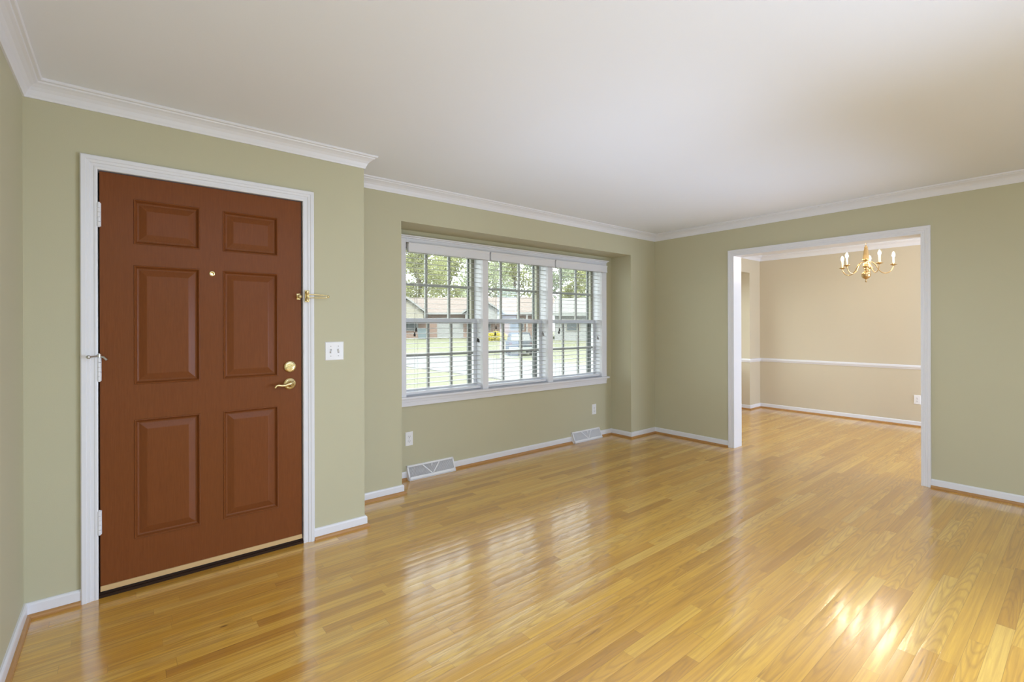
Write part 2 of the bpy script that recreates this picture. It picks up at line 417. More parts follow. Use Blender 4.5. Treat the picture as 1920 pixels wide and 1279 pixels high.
boards('baseboard_entry', 'white baseboard right of the front door turning the wall end', [(XNL, YB+0.02), (XNL, YB), (XDE, YB), (XDE, YD), (DX1+CW, YD)])
o = boards('baseboard_front', 'white baseboard under the triple window', [(V2[0], YN), (V1[1], YN)])
boards('', '', [(V1[0], YN), (XNL, YN), (XNL, YB+0.02)], parent=o)
boards('baseboard_corner', 'white baseboard zigzag round the far corner', [(XR, OY1+CW), (XR, YB), (XNR, YB), (XNR, YN), (V2[1], YN)])
boards('baseboard_right', 'white baseboard on the right wall beyond the opening', [(XR, YBK), (XR, OY0-CW)])
boards('baseboard_dining', 'white baseboard round the tan room', [(XDF, YBK), (XDF, YB), (DNR, YB), (DNR, YN), (DNL, YN), (DNL, YB), (XO, YB)])
# chair rail
RP = [(0, 0.728), (0.008, 0.730), (0.012, 0.742), (0.022, 0.756), (0.022, 0.772), (0.014, 0.782), (0, 0.784)]
pts = [(XDF, YBK), (XDF, YB), (DNR, YB), (DNR, YN), (DNR-0.15, YN)]
mv = mitres(pts); m = MB()
for i in range(len(pts)-1): run(m, RP, pts, i, mv)
struct(m.build('trim_9', M['trim']), 'white chair rail across the tan dining wall', 'chair rail')

# ------------------------------------------------------------------ cased opening
KP = [(0, 0), (0, 0.010), (0.005, 0.012), (0.012, 0.012), (0.014, 0.010), (0.026, 0.011), (0.029, 0.015), (0.040, 0.016), (0.043, 0.019), (0.058, 0.020), (0.062, 0.017), (0.062, 0)]
m = MB()
casing(m, KP, [(OY0, 0.0), (OY0, OZ), (OY1, OZ), (OY1, 0.0)], lambda a, z, t: (XR - t, a, z))
o = struct(m.build('trim_10', M['trim']), 'white casing round the wide opening in the right wall', 'door casing')
m = MB(); m.box((XR, OY1, 0), (XO, OY1+0.02, OZ+0.02)); m.box((XR, OY0-0.02, 0), (XO, OY0, OZ+0.02)); m.box((XR, OY0, OZ), (XO, OY1, OZ+0.02)); m.build('jamb', M['trim'], o)
m = MB(); casing(m, KP, [(OY0, 0.0), (OY0, OZ), (OY1, OZ), (OY1, 0.0)], lambda a, z, t: (XO + t, a, z)); m.build('inner_casing', M['trim'], o)

# ------------------------------------------------------------------ front door
m = MB()
casing(m, KP, [(DX0, 0.0), (DX0, DZ), (DX1, DZ), (DX1, 0.0)], lambda a, z, t: (a, YD - t, z))
oc = struct(m.build('trim_11', M['trim']), 'white casing round the red-brown front door', 'door casing')
m = MB(); m.box((DX0-0.02, YD, 0), (DX0, YD+0.15, DZ+0.02)); m.box((DX1, YD, 0), (DX1+0.02, YD+0.15, DZ+0.02)); m.box((DX0, YD, DZ), (DX1, YD+0.15, DZ+0.02)); m.build('jamb', M['trim'], oc)
m = MB(); m.box((DX0, YD+0.055, 0.02), (DX0+0.012, YD+0.09, DZ)); m.box((DX1-0.012, YD+0.055, 0.02), (DX1, YD+0.09, DZ)); m.box((DX0, YD+0.055, DZ-0.012), (DX1, YD+0.09, DZ)); w = m.build('weather_strip', M['gap'], oc)
m = MB(); m.box((DX0, YD-0.006, 0.0), (DX1, YD+0.15, 0.014)); m.box((DX0, YD+0.004, 0.014), (DX1, YD+0.15, 0.022)); th = m.build('threshold', M['bronze'], oc); th['label'] = 'dark bronze threshold'

SX0, SX1, SZ0, SZ1, SY, ST = -0.0945, 0.8185, 0.028, 2.039, YD+0.004, 0.045
panels = [(x0, x1, z0, z1) for z0, z1 in ((0.243, 0.834), (1.008, 1.600), (1.704, 1.926)) for x0, x1 in ((0.033, 0.309), (0.414, 0.690))]
HX, HZ, HS = 0.364, 1.580, 0.010
m = MB()
xs = sorted({SX0, SX1, 0.033, 0.309, 0.414, 0.690, HX-HS, HX+HS}); zs = sorted({SZ0, SZ1, 0.243, 0.834, 1.008, 1.600, 1.704, 1.926, HZ-HS, HZ+HS})
inside = lambda a, c: any(x0 < a < x1 and z0 < c < z1 for x0, x1, z0, z1 in panels)
hole = lambda a, c: abs(a-HX) < HS and abs(c-HZ) < HS
for i in range(len(xs)-1):
    for k in range(len(zs)-1):
        a, c = (xs[i]+xs[i+1])/2, (zs[k]+zs[k+1])/2
        if hole(a, c): continue
        for yy in (SY, SY+ST):
            if yy == SY and inside(a, c): continue
            m.add([(xs[i], yy, zs[k]), (xs[i+1], yy, zs[k]), (xs[i+1], yy, zs[k+1]), (xs[i], yy, zs[k+1])], [(0, 1, 2, 3)])
for (a0, c0), (a1, c1) in (((SX0, SZ0), (SX1, SZ0)), ((SX1, SZ0), (SX1, SZ1)), ((SX1, SZ1), (SX0, SZ1)), ((SX0, SZ1), (SX0, SZ0)),
                           ((HX-HS, HZ-HS), (HX+HS, HZ-HS)), ((HX+HS, HZ-HS), (HX+HS, HZ+HS)), ((HX+HS, HZ+HS), (HX-HS, HZ+HS)), ((HX-HS, HZ+HS), (HX-HS, HZ-HS))):
    m.add([(a0, SY, c0), (a1, SY, c1), (a1, SY+ST, c1), (a0, SY+ST, c0)], [(0, 1, 2, 3)])
def rings(m, x0, x1, z0, z1, steps):
    prev = None; vs = []; fs = []
    for ins, dep in steps:
        k = len(vs); vs += [(x0+ins, SY+dep, z0+ins), (x1-ins, SY+dep, z0+ins), (x1-ins, SY+dep, z1-ins), (x0+ins, SY+dep, z1-ins)]
        if prev is not None: fs += [(prev+j, prev+(j+1) % 4, k+(j+1) % 4, k+j) for j in range(4)]
        prev = k
    m.add(vs, fs); return vs[-4:]
EDGE = [(0, 0), (0.0015, -0.003), (0.004, -0.0035), (0.007, -0.001), (0.010, 0.006), (0.014, 0.011), (0.018, 0.0125)]
for p in panels: rings(m, *p, EDGE)
door = struct(m.build('door_1', M['door']), 'red-brown six-panel front door in a white casing', 'door')
# every raised panel is a piece of its own
for p in panels:
    m = MB(); last = rings(m, *p, [(0.0178, 0.0125), (0.022, 0.0125), (0.050, 0.0035), (0.053, 0.003)]); m.add(last, [(0, 1, 2, 3)])
    m.build('panel', M['door'], door)
m = MB(); m.box((SX0, SY-0.006, 0.029), (SX1, SY+0.002, 0.054)); o = m.build('door_sweep', M['goldstrip'], door, 0.001); o['label'] = 'tan sweep strip'
# peephole: a brass barrel that lets the daylight through
m = MB(); m.lathe((HX, SY, HZ), [(0.0062, ST), (0.0062, -0.001), (0.0085, -0.004), (0.012, -0.004), (0.0145, -0.001), (0.0148, 0.0)], 'Y', 20, caps=False)
o = m.build('peephole', M['brass'], door); o['label'] = 'brass peephole with daylight in it'
m = MB(); m.lathe((HX, SY+0.02, HZ), [(0.0062, 0), (0.0062, 0.002)], 'Y', 16); m.build('lens', M['glass'], o)
# deadbolt
m = MB(); m.lathe((0.753, SY, 1.059), [(0.034, 0), (0.034, -0.006), (0.031, -0.011), (0.020, -0.013), (0.0, -0.013)], 'Y', 32)
o = m.build('deadbolt', M['brass'], door); o['label'] = 'round brass deadbolt'
m = MB(); m.lathe((0.753, SY, 1.059), [(0.008, -0.012), (0.008, -0.020)], 'Y', 14)
ca, sa = math.cos(math.radians(22)), math.sin(math.radians(22))
m.prism([(-0.024, -0.004), (0.024, -0.0055), (0.027, 0), (0.024, 0.0055), (-0.024, 0.004), (-0.026, 0)], lambda a, c, t: (0.753 + a*ca - c*sa, SY - t, 1.059 + a*sa + c*ca), 0.018, 0.026)
m.build('thumb_turn', M['brass'], o, 0.001)
# lever handle
m = MB(); m.lathe((0.752, SY, 0.958), [(0.035, 0), (0.035, -0.004), (0.032, -0.009), (0.024, -0.012), (0.014, -0.015), (0.012, -0.03), (0.012, -0.045), (0.0, -0.047)], 'Y', 32)
o = m.build('lever_handle', M['brass'], door); o['label'] = 'curved brass lever handle'
m = MB(); m.tube([(0.768, SY-0.040, 0.962), (0.756, SY-0.047, 0.966), (0.738, SY-0.050, 0.961), (0.716, SY-0.050, 0.954), (0.697, SY-0.050, 0.954), (0.681, SY-0.050, 0.958), (0.670, SY-0.050, 0.955), (0.664, SY-0.050, 0.946), (0.665, SY-0.050, 0.942)],
        [0.004, 0.009, 0.0095, 0.008, 0.007, 0.0065, 0.006, 0.0065, 0.005], 12)
m.build('lever', M['brass'], o)
m = MB(); m.lathe((0.752, SY-0.047, 0.972), [(0.0035, 0), (0.0035, -0.004), (0.0, -0.005)], 'Y', 10); m.build('lock_button', M['oldbrass'], o)
# guard knob on the door
m = MB(); m.box((0.792, SY-0.004, 1.455), (0.812, SY, 1.490)); m.lathe((0.802, SY, 1.472), [(0.006, -0.003), (0.006, -0.018), (0.011, -0.024), (0.0125, -0.032), (0.009, -0.040), (0.0, -0.042)], 'Y', 16)
o = m.build('guard_knob', M['brass'], door); o['label'] = 'brass ball of the swing guard'
# hinges
for zc, stop in ((1.829, 0), (1.092, 1), (0.362, 0)):
    m = MB()
    for k in range(5):
        z0 = zc - 0.056 + k*0.0224; m.lathe((-0.0975, YD-0.007, z0), [(0.0085, 0.0006), (0.0085, 0.0218)], 'Z', 14)
    m.lathe((-0.0975, YD-0.007, zc-0.059), [(0.005, 0), (0.006, 0.003)], 'Z', 10); m.lathe((-0.0975, YD-0.007, zc+0.056), [(0.006, 0), (0.005, 0.004)], 'Z', 10)
    m.box((-0.0975, YD-0.002, zc-0.055), (-0.0885, SY, zc+0.055))
    h = m.build('hinge', M['trim'], door); h['label'] = 'white painted hinge'
    if stop:
        s = MB(); z = zc + 0.064
        s.tube([(-0.0975, YD-0.008, z), (-0.130, YD-0.045, z-0.002)], 0.004, 8); s.ball((-0.133, YD-0.048, z-0.002), 0.009, 10, 8)
        s.tube([(-0.0975, YD-0.008, z), (-0.080, YD-0.016, z-0.006), (-0.068, YD-0.022, z-0.020)], 0.005, 8); s.lathe((-0.0975, YD-0.008, z-0.006), [(0.009, 0), (0.009, 0.014)], 'Z', 12)
        s.lathe((-0.0975, YD-0.008, z+0.008), [(0.004, 0), (0.005, 0.004), (0.0, 0.006)], 'Z', 10)
        s.build('hinge_stop', M['steel'], h)

# swing guard on the casing
g = empty('door_guard', (0.845, YD-0.02, 1.476)); tag(g, 'brass swing bar guard on the casing right of the front door', 'door guard')
def G(m): # shift world coordinates into the guard's own
    m.v = [(p[0]-0.845, p[1]-YD+0.02, p[2]-1.476) for p in m.v]; return m
m = MB(); m.box((0.832, YD-0.024, 1.441), (0.858, YD-0.0195, 1.511))
for z in (1.449, 1.503): m.lathe((0.845, YD-0.024, z), [(0.006, 0), (0.005, -0.003), (0, -0.004)], 'Y', 10)
G(m).build('mounting_plate', M['brass'], g, 0.001)
m = MB(); m.lathe((0.842, YD-0.034, 1.448), [(0.009, 0), (0.009, 0.014), (0.005, 0.016), (0.005, 0.040), (0.009, 0.042), (0.009, 0.056)], 'Z', 14); G(m).build('hinge_barrel', M['brass'], g)
m = MB(); m.tube([(0.842, YD-0.034, 1.486), (0.930, YD-0.040, 1.485), (0.952, YD-0.042, 1.483), (0.956, YD-0.042, 1.476), (0.952, YD-0.042, 1.469), (0.930, YD-0.040, 1.467), (0.842, YD-0.034, 1.466)], 0.0032, 8)
m.ball((0.962, YD-0.042, 1.476), 0.008, 10, 8); o = G(m).build('swing_bar', M['brass'], g); o['label'] = 'slim brass loop bar'

# ------------------------------------------------------------------ switch and outlets
def plate_bm(w, h, t=0.006):
    m = MB(); m.hexa([(-w/2, 0, -h/2), (w/2, 0, -h/2), (w/2, 0, h/2), (-w/2, 0, h/2)], [(-w/2+0.004, -t, -h/2+0.004), (w/2-0.004, -t, -h/2+0.004), (w/2-0.004, -t, h/2-0.004), (-w/2+0.004, -t, h/2-0.004)]); return m
sw = empty('light_switch', (1.012, YD, 1.1415)); tag(sw, 'white two-gang toggle switch plate right of the front door', 'light switch')
plate_bm(0.116, 0.117).build('plate', M['plastic'], sw, 0.001)
for k, dx in enumerate((-0.023, 0.023)):
    m = MB(); m.box((dx-0.0055, -0.0068, -0.013), (dx+0.0055, -0.005, 0.013)); f = m.build('toggle_slot', M['greyplastic'], sw)
    m = MB(); q = 1 if k else -1
    m.hexa([(dx-0.004, -0.006, -0.005), (dx+0.004, -0.006, -0.005), (dx+0.004, -0.006, 0.005), (dx-0.004, -0.006, 0.005)], [(dx-0.003, -0.019, q*0.009-0.003), (dx+0.003, -0.019, q*0.009-0.003), (dx+0.003, -0.019, q*0.009+0.003), (dx-0.003, -0.019, q*0.009+0.003)])
    m.build('toggle', M['plastic'], sw, 0.0008)
    for dz in (-0.030, 0.030):
        m = MB(); m.lathe((dx, -0.0055, dz), [(0.0035, 0), (0.003, -0.0012), (0, -0.0014)], 'Y', 10); m.build('screw', M['greyplastic'], sw)
def outlet(loc, rz, label):
    o = empty('wall_outlet', loc, rz); tag(o, label, 'outlet', 'duplex wall outlets')
    plate_bm(0.072, 0.118).build('plate', M['plastic'], o, 0.001)
    for dz in (-0.020, 0.020):
        m = MB(); m.prism([(0.0165*math.cos(a), max(-0.0135, min(0.0135, 0.0165*math.sin(a)))) for a in [2*PI*k/20 for k in range(20)]], lambda a, c, t: (a, -t, c+dz), 0.005, 0.0085); r = m.build('receptacle', M['plastic'], o)
        m = MB(); m.box((-0.0075, -0.0089, dz-0.002), (-0.0055, -0.008, dz+0.007)); m.box((0.0055, -0.0089, dz-0.001), (0.0075, -0.008, dz+0.006)); m.lathe((0, -0.008, dz-0.007), [(0.0026, 0), (0.0026, -0.0009)], 'Y', 10); m.build('slots', M['slot'], r)
    m = MB(); m.lathe((0, -0.0058, 0), [(0.0032, 0), (0.003, -0.001), (0, -0.0012)], 'Y', 10); m.build('screw', M['greyplastic'], o)
    return o
outlet((1.871, YN, 0.340), 0, 'white wall outlet under the left end of the window, above the nearer floor vent')
outlet((4.222, YN, 0.330), 0, 'white wall outlet under the right end of the window, above the farther floor vent')
outlet((XDF, 1.471, 0.344), -PI/2, 'white wall outlet on the tan dining wall beside the opening edge')

# ------------------------------------------------------------------ baseboard diffusers
def diffuser(x0, x1, label):
    w = x1 - x0; o = empty('floor_vent', ((x0+x1)/2, YN, 0)); tag(o, label, 'vent', 'white baseboard vents')
    T, Bt = (-0.012, 0.114), (-0.062, 0.006)      # (y, z) of the sloping face, top and bottom
    def F(u, v, t=0.0):                              # u across, v down the slope 0..1, t inwards
        y = T[0] + (Bt[0]-T[0])*v; z = T[1] + (Bt[1]-T[1])*v; L = math.hypot(Bt[0]-T[0], Bt[1]-T[1])
        ny, nz = (T[1]-Bt[1])/L, -(T[0]-Bt[0])/L     # pointing into the body
        return (u, y + ny*t, z + nz*t)
    m = MB(); h = w/2
    for s in (-1, 1):
        m.prism([(0, 0), (-0.062, 0), (-0.062, 0.006), (-0.012, 0.114), (0, 0.114)], lambda a, c, t: (t, a, c), s*h, s*(h-0.003))
    m.box((-h, -0.012, 0.111), (h, 0, 0.114)); m.box((-h, -0.062, 0), (h, -0.050, 0.004))
    m.build('body', M['vent'], o)
    m = MB()
    def bar(u0, v0, u1, v1, hw, t0=-0.002, t1=0.002):
        a = Vector((u0, v0*0.119)); c = Vector((u1, v1*0.119)); d = (c-a).normalized(); n = Vector((-d.y, d.x))*hw
        q = [a+n, c+n, c-n, a-n]
        m.hexa([F(p.x, p.y/0.119, t0) for p in q], [F(p.x, p.y/0.119, t1) for p in q])
    bar(-h, 0.055, h, 0.055, 0.0065); bar(-h, 0.90, h, 0.90, 0.011); bar(-h+0.007, 0.04, -h+0.007, 0.98, 0.007); bar(h-0.007, 0.04, h-0.007, 0.98, 0.007)
    bar(-0.085, 0.08, 0.0, 0.86, 0.004); bar(0.085, 0.08, 0.0, 0.86, 0.004)
    m.build('face_frame', M['vent'], o)
    m = MB(); n = 58
    for k in range(n):
        u = -h + 0.018 + (w-0.036)*k/(n-1); p = [(u-0.0011, 0.09), (u+0.0011, 0.09), (u+0.0011, 0.83), (u-0.0011, 0.83)]
        m.hexa([F(a, c, 0.0) for a, c in p], [F(a, c, 0.010) for a, c in p])
    m.build('fins', M['vent'], o)
    m = MB(); m.add([F(-h+0.004, 0.02, 0.016), F(h-0.004, 0.02, 0.016), F(h-0.004, 0.96, 0.016), F(-h+0.004, 0.96, 0.016)], [(0, 1, 2, 3)]); m.build('damper', M['ventdark'], o)
    m = MB(); a = F(0.0, 0.20, -0.008); m.box((a[0]-0.004, a[1]-0.002, a[2]-0.012), (a[0]+0.004, a[1]+0.008, a[2]+0.010)); m.build('damper_lever', M['vent'], o)
diffuser(*V1, 'white slatted floor vent under the left end of the window, the nearer one')
diffuser(*V2, 'white slatted floor vent under the right end of the window, near the far corner')

# ------------------------------------------------------------------ triple window
bays = [(1.838, 2.630), (2.695, 3.479), (3.547, 4.345)]
m = MB(); F0 = YN - 0.020
def flat(m, x0, x1, z0, z1):
    m.box((x0, F0, z0), (x1, YN, z1))
flat(m, 1.752, 1.838, WZ0, 2.040); flat(m, 4.345, 4.428, WZ0, 2.040); flat(m, 2.630, 2.695, WZ0, WZ1); flat(m, 3.479, 3.547, WZ0, WZ1); flat(m, 1.838, 4.345, WZ1, 2.040)
m.box((1.745, F0-0.008, 2.040), (4.436, YN, 2.052)); m.box((1.735, F0-0.024, 2.052), (4.448, YN, 2.064))
wc = struct(m.build('trim_12', M['trim'], bevel=0.002), 'white casing round the triple window', 'window casing')
m = MB(); m.box((1.735, F0-0.028, 0.680), (4.452, YN+0.085, 0.700)); m.build('window_stool', M['trim'], wc, 0.004)
m = MB(); m.box((1.758, F0-0.002, 0.618), (4.424, YN, 0.680)); m.box((1.758, F0-0.008, 0.655), (4.424, F0, 0.680)); m.build('apron', M['trim'], wc, 0.002)
ZM = 1.350
for n, (x0, x1) in enumerate(bays):
    m = MB()
    m.box((x0-0.03, YN, WZ0-0.02), (x0, YN+0.2, WZ1)); m.box((x1, YN, WZ0-0.02), (x1+0.03, YN+0.2, WZ1)); m.box((x0-0.03, YN, WZ1), (x1+0.03, YN+0.2, WZ1+0.01)); m.box((x0, YN+0.085, WZ0-0.02), (x1, YN+0.2, WZ0))
    wn_ = struct(m.build('window_%d' % (n+1), M['trim']), ['left', 'middle', 'right'][n] + ' double-hung window of the triple window', 'window')
    def sash(name, z0, z1, y0, stile, top, bot):
        s = MB(); y1 = y0 + 0.034
        s.box((x0, y0, z0), (x0+stile, y1, z1)); s.box((x1-stile, y0, z0), (x1, y1, z1)); s.box((x0+stile, y0, z1-top), (x1-stile, y1, z1)); s.box((x0+stile, y0, z0), (x1-stile, y1, z0+bot))
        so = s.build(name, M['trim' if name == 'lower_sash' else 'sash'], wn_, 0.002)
        gx0, gx1, gz0, gz1 = x0+stile, x1-stile, z0+bot, z1-top
        g = MB()
        for k in (1, 2):
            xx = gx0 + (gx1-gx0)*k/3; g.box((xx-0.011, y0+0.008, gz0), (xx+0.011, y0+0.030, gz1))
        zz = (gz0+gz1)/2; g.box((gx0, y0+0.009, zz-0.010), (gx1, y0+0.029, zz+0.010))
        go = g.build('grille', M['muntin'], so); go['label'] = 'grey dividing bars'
        p = MB(); p.box((gx0, y0+0.018, gz0), (gx1, y0+0.020, gz1)); p.build('pane', M['glass'], so)
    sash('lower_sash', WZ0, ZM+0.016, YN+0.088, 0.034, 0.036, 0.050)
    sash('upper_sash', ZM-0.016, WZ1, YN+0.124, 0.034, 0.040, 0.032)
    s = MB(); y0, y1 = YN+0.172, YN+0.192
    s.box((x0, y0, WZ0), (x0+0.03, y1, WZ1)); s.box((x1-0.042, y0, WZ0), (x1, y1, WZ1)); s.box((x0, y0, WZ1-0.03), (x1, y1, WZ1)); s.box((x0, y0, WZ0), (x1, y1, WZ0+0.03)); s.box((x0, y0, ZM-0.022), (x1, y1, ZM+0.012))
    s.build('storm_frame', M['storm'], wn_)
    s = MB()
    for xa, xb in ((x0, x0+0.004), (x1-0.004, x1)):
        s.box((xa, YN+0.1225, WZ0), (xb, YN+0.1715, ZM-0.017))
        for yy in (YN+0.132, YN+0.155): s.box((xa-0.004 if xa > x0 else xa, yy, WZ0), (xb if xa > x0 else xb+0.004, yy+0.004, ZM-0.017))
    s.build('sash_track', M['storm'], wn_)

# ------------------------------------------------------------------ blinds
def blind(x0, x1, vx0, vx1, label, tas, rt, rmat):
    o = empty('window_blind', ((x0+x1)/2, YN, WZ0)); tag(o, label, 'blind', 'white slatted blinds in the triple window')
    cx = (x0+x1)/2
    L = lambda p: (p[0]-cx, p[1]-YN, p[2]-WZ0)
    def fin(m, name, mat, par=o, bev=0): m.v = [L(p) for p in m.v]; return m.build(name, mat, par, bev)
    m = MB(); m.box((vx0, F0-0.030, 1.922), (vx1, F0-0.020, 2.000)); m.box((vx0, F0-0.034, 1.985), (vx1, F0-0.020, 2.003)); m.box((vx0, F0-0.033, 1.922), (vx1, F0-0.020, 1.934))
    m.box((vx0, F0-0.020, 1.922), (vx0+0.008, F0, 2.0)); m.box((vx1-0.008, F0-0.020, 1.922), (vx1, F0, 2.0)); fin(m, 'valance', M['trim'], o, 0.002)
    m = MB(); m.box((x0+0.004, YN+0.008, 1.955), (x1-0.004, YN+0.062, 2.0)); fin(m, 'head_rail', M['blind'])
    m = MB(); z = 1.930
    while z > 0.755:
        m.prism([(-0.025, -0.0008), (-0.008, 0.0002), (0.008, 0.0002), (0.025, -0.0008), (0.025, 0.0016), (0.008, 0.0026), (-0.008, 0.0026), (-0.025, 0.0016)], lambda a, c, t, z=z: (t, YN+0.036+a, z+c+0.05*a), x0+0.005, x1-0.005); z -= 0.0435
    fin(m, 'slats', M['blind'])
    m = MB(); m.box((x0+0.005, YN+0.010, 0.712), (x1-0.005, YN+0.062, 0.732)); fin(m, 'bottom_rail', M['trim'], o, 0.003)
    m = MB()
    for xx in (x0+0.12, x1-0.12):
        for yy in (YN+0.010, YN+0.063): m.tube([(xx, yy, 1.96), (xx, yy, 0.722)], 0.0009, 5)
    fin(m, 'ladder_cords', M['cord'])
    for name, mat, side in (('lift_cord', M['tassel'], tas), ('tilt_cord', rmat, rt)):
        m = MB()
        for xx, zz in side: m.tube([(xx, YN+0.003, 1.96), (xx, YN+0.003, zz)], 0.0010, 5)
        c = fin(m, name, M['cord'])
        for xx, zz in side:
            t = MB(); t.lathe((xx, YN+0.003, zz-0.036), [(0.0, 0), (0.0085, 0.002), (0.0095, 0.010), (0.0065, 0.024), (0.003, 0.036)], 'Z', 10); fin(t, 'tassel', mat, c)
blind(1.838, 2.630, 1.846, 2.690, 'white blind in the left bay of the triple window', [(1.943, 1.285), (1.928, 1.245)], [(2.585, 1.185), (2.597, 1.178)], M['tassel'])
blind(2.695, 3.479, 2.706, 3.549, 'white blind in the middle bay of the triple window', [(2.802, 1.302), (2.793, 1.240)], [(3.418, 1.240), (3.430, 1.225)], M['greytassel'])
blind(3.547, 4.345, 3.566, 4.404, 'white blind in the right bay of the triple window', [(3.668, 1.275), (3.659, 1.247)], [(4.290, 1.180), (4.302, 1.170)], M['greytassel'])

# dining window in its recess (out of the photo, lets the daylight in)
m = MB()
for x0, x1 in ((DNL+0.15, 6.52), (6.58, DNR-0.15)):
    m.box((x0, YN+0.09, 0.7), (x0+0.045, YN+0.14, 2.0)); m.box((x1-0.045, YN+0.09, 0.7), (x1, YN+0.14, 2.0)); m.box((x0, YN+0.09, 0.7), (x1, YN+0.14, 0.75)); m.box((x0, YN+0.09, 1.95), (x1, YN+0.14, 2.0)); m.box((x0, YN+0.09, 1.33), (x1, YN+0.14, 1.37))
m.box((6.52, YN, 0.7), (6.58, YN+0.2, 2.0))
w4 = struct(m.build('window_4', M['trim']), 'window in the recess of the tan room', 'window')
m = MB(); m.box((DNL+0.15, YN+0.112, 0.7), (DNR-0.15, YN+0.114, 2.0)); m.build('pane', M['glass'], w4)

# ------------------------------------------------------------------ chandelier
CX, CY = 6.42, 1.643
ch = empty('chandelier', (CX, CY, ZC)); tag(ch, 'brass five-arm candle chandelier hanging in the tan dining room', 'chandelier')
K = lambda z: z - ZC
m = MB(); m.lathe((0, 0, 0), [(0.060, -0.001), (0.060, -0.006), (0.045, -0.018), (0.012, -0.026), (0.006, -0.032)], 'Z', 24); m.build('canopy', M['oldbrass'], ch)
m = MB(); z = -0.030
k = 0
while z > K(2.185):
    q = [(0.009*math.cos(a), 0.016*math.sin(a)) for a in [2*PI*j/12 for j in range(13)]]
    m.tube([((a if k % 2 else 0), (0 if k % 2 else a), z-0.014+c) for a, c in q], 0.0018, 6); z -= 0.026; k += 1
m.build('chain', M['oldbrass'], ch)
m = MB(); m.lathe((0, 0, 0), [(0.0000, K(2.190)), (0.0050, K(2.186)), (0.0083, K(2.176)), (0.0183, K(2.168)), (0.0166, K(2.155)), (0.0216, K(2.130)), (0.0274, K(2.080)), (0.0332, K(2.036)), (0.0357, K(2.030)), (0.0357, K(2.024)), (0.0249, K(2.018)),
   (0.0199, K(2.000)), (0.0249, K(1.985)), (0.0249, K(1.965)), (0.0340, K(1.957)), (0.0340, K(1.950)), (0.0166, K(1.940)), (0.0149, K(1.930)), (0.0241, K(1.924)), (0.0241, K(1.919)), (0.0124, K(1.912)), (0.0116, K(1.900)),
   (0.0249, K(1.894)), (0.0390, K(1.878)), (0.0440, K(1.858)), (0.0415, K(1.840)), (0.0299, K(1.822)), (0.0133, K(1.813)), (0.0058, K(1.808)), (0.0050, K(1.795)), (0.0091, K(1.788)), (0.0091, K(1.780)), (0.0000, K(1.774))], 'Z', 28)
m.build('body', M['oldbrass'], ch)
away = Vector((CX, CY, 0)).normalized(); right = Vector((away.y, -away.x, 0))
R = 0.245
for k in range(5):
    a = math.radians(10 + 72*k); d = right*math.cos(a) + away*math.sin(a)
    P = lambda r, z: (d.x*r, d.y*r, K(z))
    m = MB()
    m.tube([P(0.018, 1.992), P(0.038, 2.000), P(0.062, 1.995), P(0.082, 1.972), P(0.100, 1.935), P(0.120, 1.900), P(0.145, 1.876), P(0.172, 1.867), P(0.202, 1.874), P(0.225, 1.894), P(0.239, 1.922), P(R, 1.952)], 0.0048, 10)
    arm = m.build('arm', M['oldbrass'], ch)
    e = P(R, 0); e = (e[0], e[1], 0)
    m = MB(); m.lathe(e, [(0.004, K(1.944)), (0.010, K(1.948)), (0.030, K(1.956)), (0.034, K(1.960)), (0.033, K(1.962)), (0.014, K(1.962)), (0.013, K(1.974)), (0.010, K(1.974))], 'Z', 20); m.build('drip_cup', M['oldbrass'], arm)
    m = MB(); m.lathe(e, [(0.0095, K(1.966)), (0.0095, K(2.040)), (0.006, K(2.041))], 'Z', 14); m.build('candle_sleeve', M['candle'], arm)
    m = MB(); m.lathe(e, [(0.006, K(2.041)), (0.010, K(2.048)), (0.0135, K(2.060)), (0.0125, K(2.072)), (0.007, K(2.086)), (0.002, K(2.096)), (0.0, K(2.098))], 'Z', 14); m.build('bulb', M['bulb'], arm)

# ------------------------------------------------------------------ outside
S_, C_ = math.sin(TH), math.cos(TH)
def far(px, d):                       # a spot d metres off along the view at image column px
    p = (px-960)/894.18
    return Vector((d*(S_ + p*C_), d*(C_ - p*S_), 0))
def gz(x, y):
    d = x*S_ + y*C_
    t = min(1, max(0, (d-37)/13)); t = t*t*(3-2*t)
    return -0.80 + 0.90*t

def grass():
    t = NT('lawn_grass'); co = t.obj()
    a = t.noise(co, 0.35, 4); bq = t.noise(co, 6.0, 4)
    c = t.ramp(a, [(0.30, (0.100, 0.104, 0.062)), (0.5, (0.122, 0.122, 0.082)), (0.72, (0.155, 0.144, 0.114))])
    t.link(t.mix(bq, c, (0.088, 0.096, 0.044, 1)), t.p.inputs['Base Color']); t.p.inputs['Roughness'].default_value = 0.9
    return t.m
M['grass'] = grass()
M['road'] = plain('pale_asphalt', (0.115, 0.115, 0.120), 0.9, vary=0.06, scale=0.8)
M['curb'] = plain('concrete', (0.170, 0.166, 0.155), 0.9, vary=0.06, scale=1)
m = MB(); NX, NY = 60, 60; X0, X1, Y0, Y1 = -30, 90, 4.0, 100
vs = [(X0+(X1-X0)*i/NX, Y0+(Y1-Y0)*j/NY, gz(X0+(X1-X0)*i/NX, Y0+(Y1-Y0)*j/NY)) for j in range(NY+1) for i in range(NX+1)]
m.add(vs, [(j*(NX+1)+i, j*(NX+1)+i+1, (j+1)*(NX+1)+i+1, (j+1)*(NX+1)+i) for j in range(NY) for i in range(NX)], True)
struct(m.build('ground', M['grass']), 'patchy lawn outside the window', 'lawn')
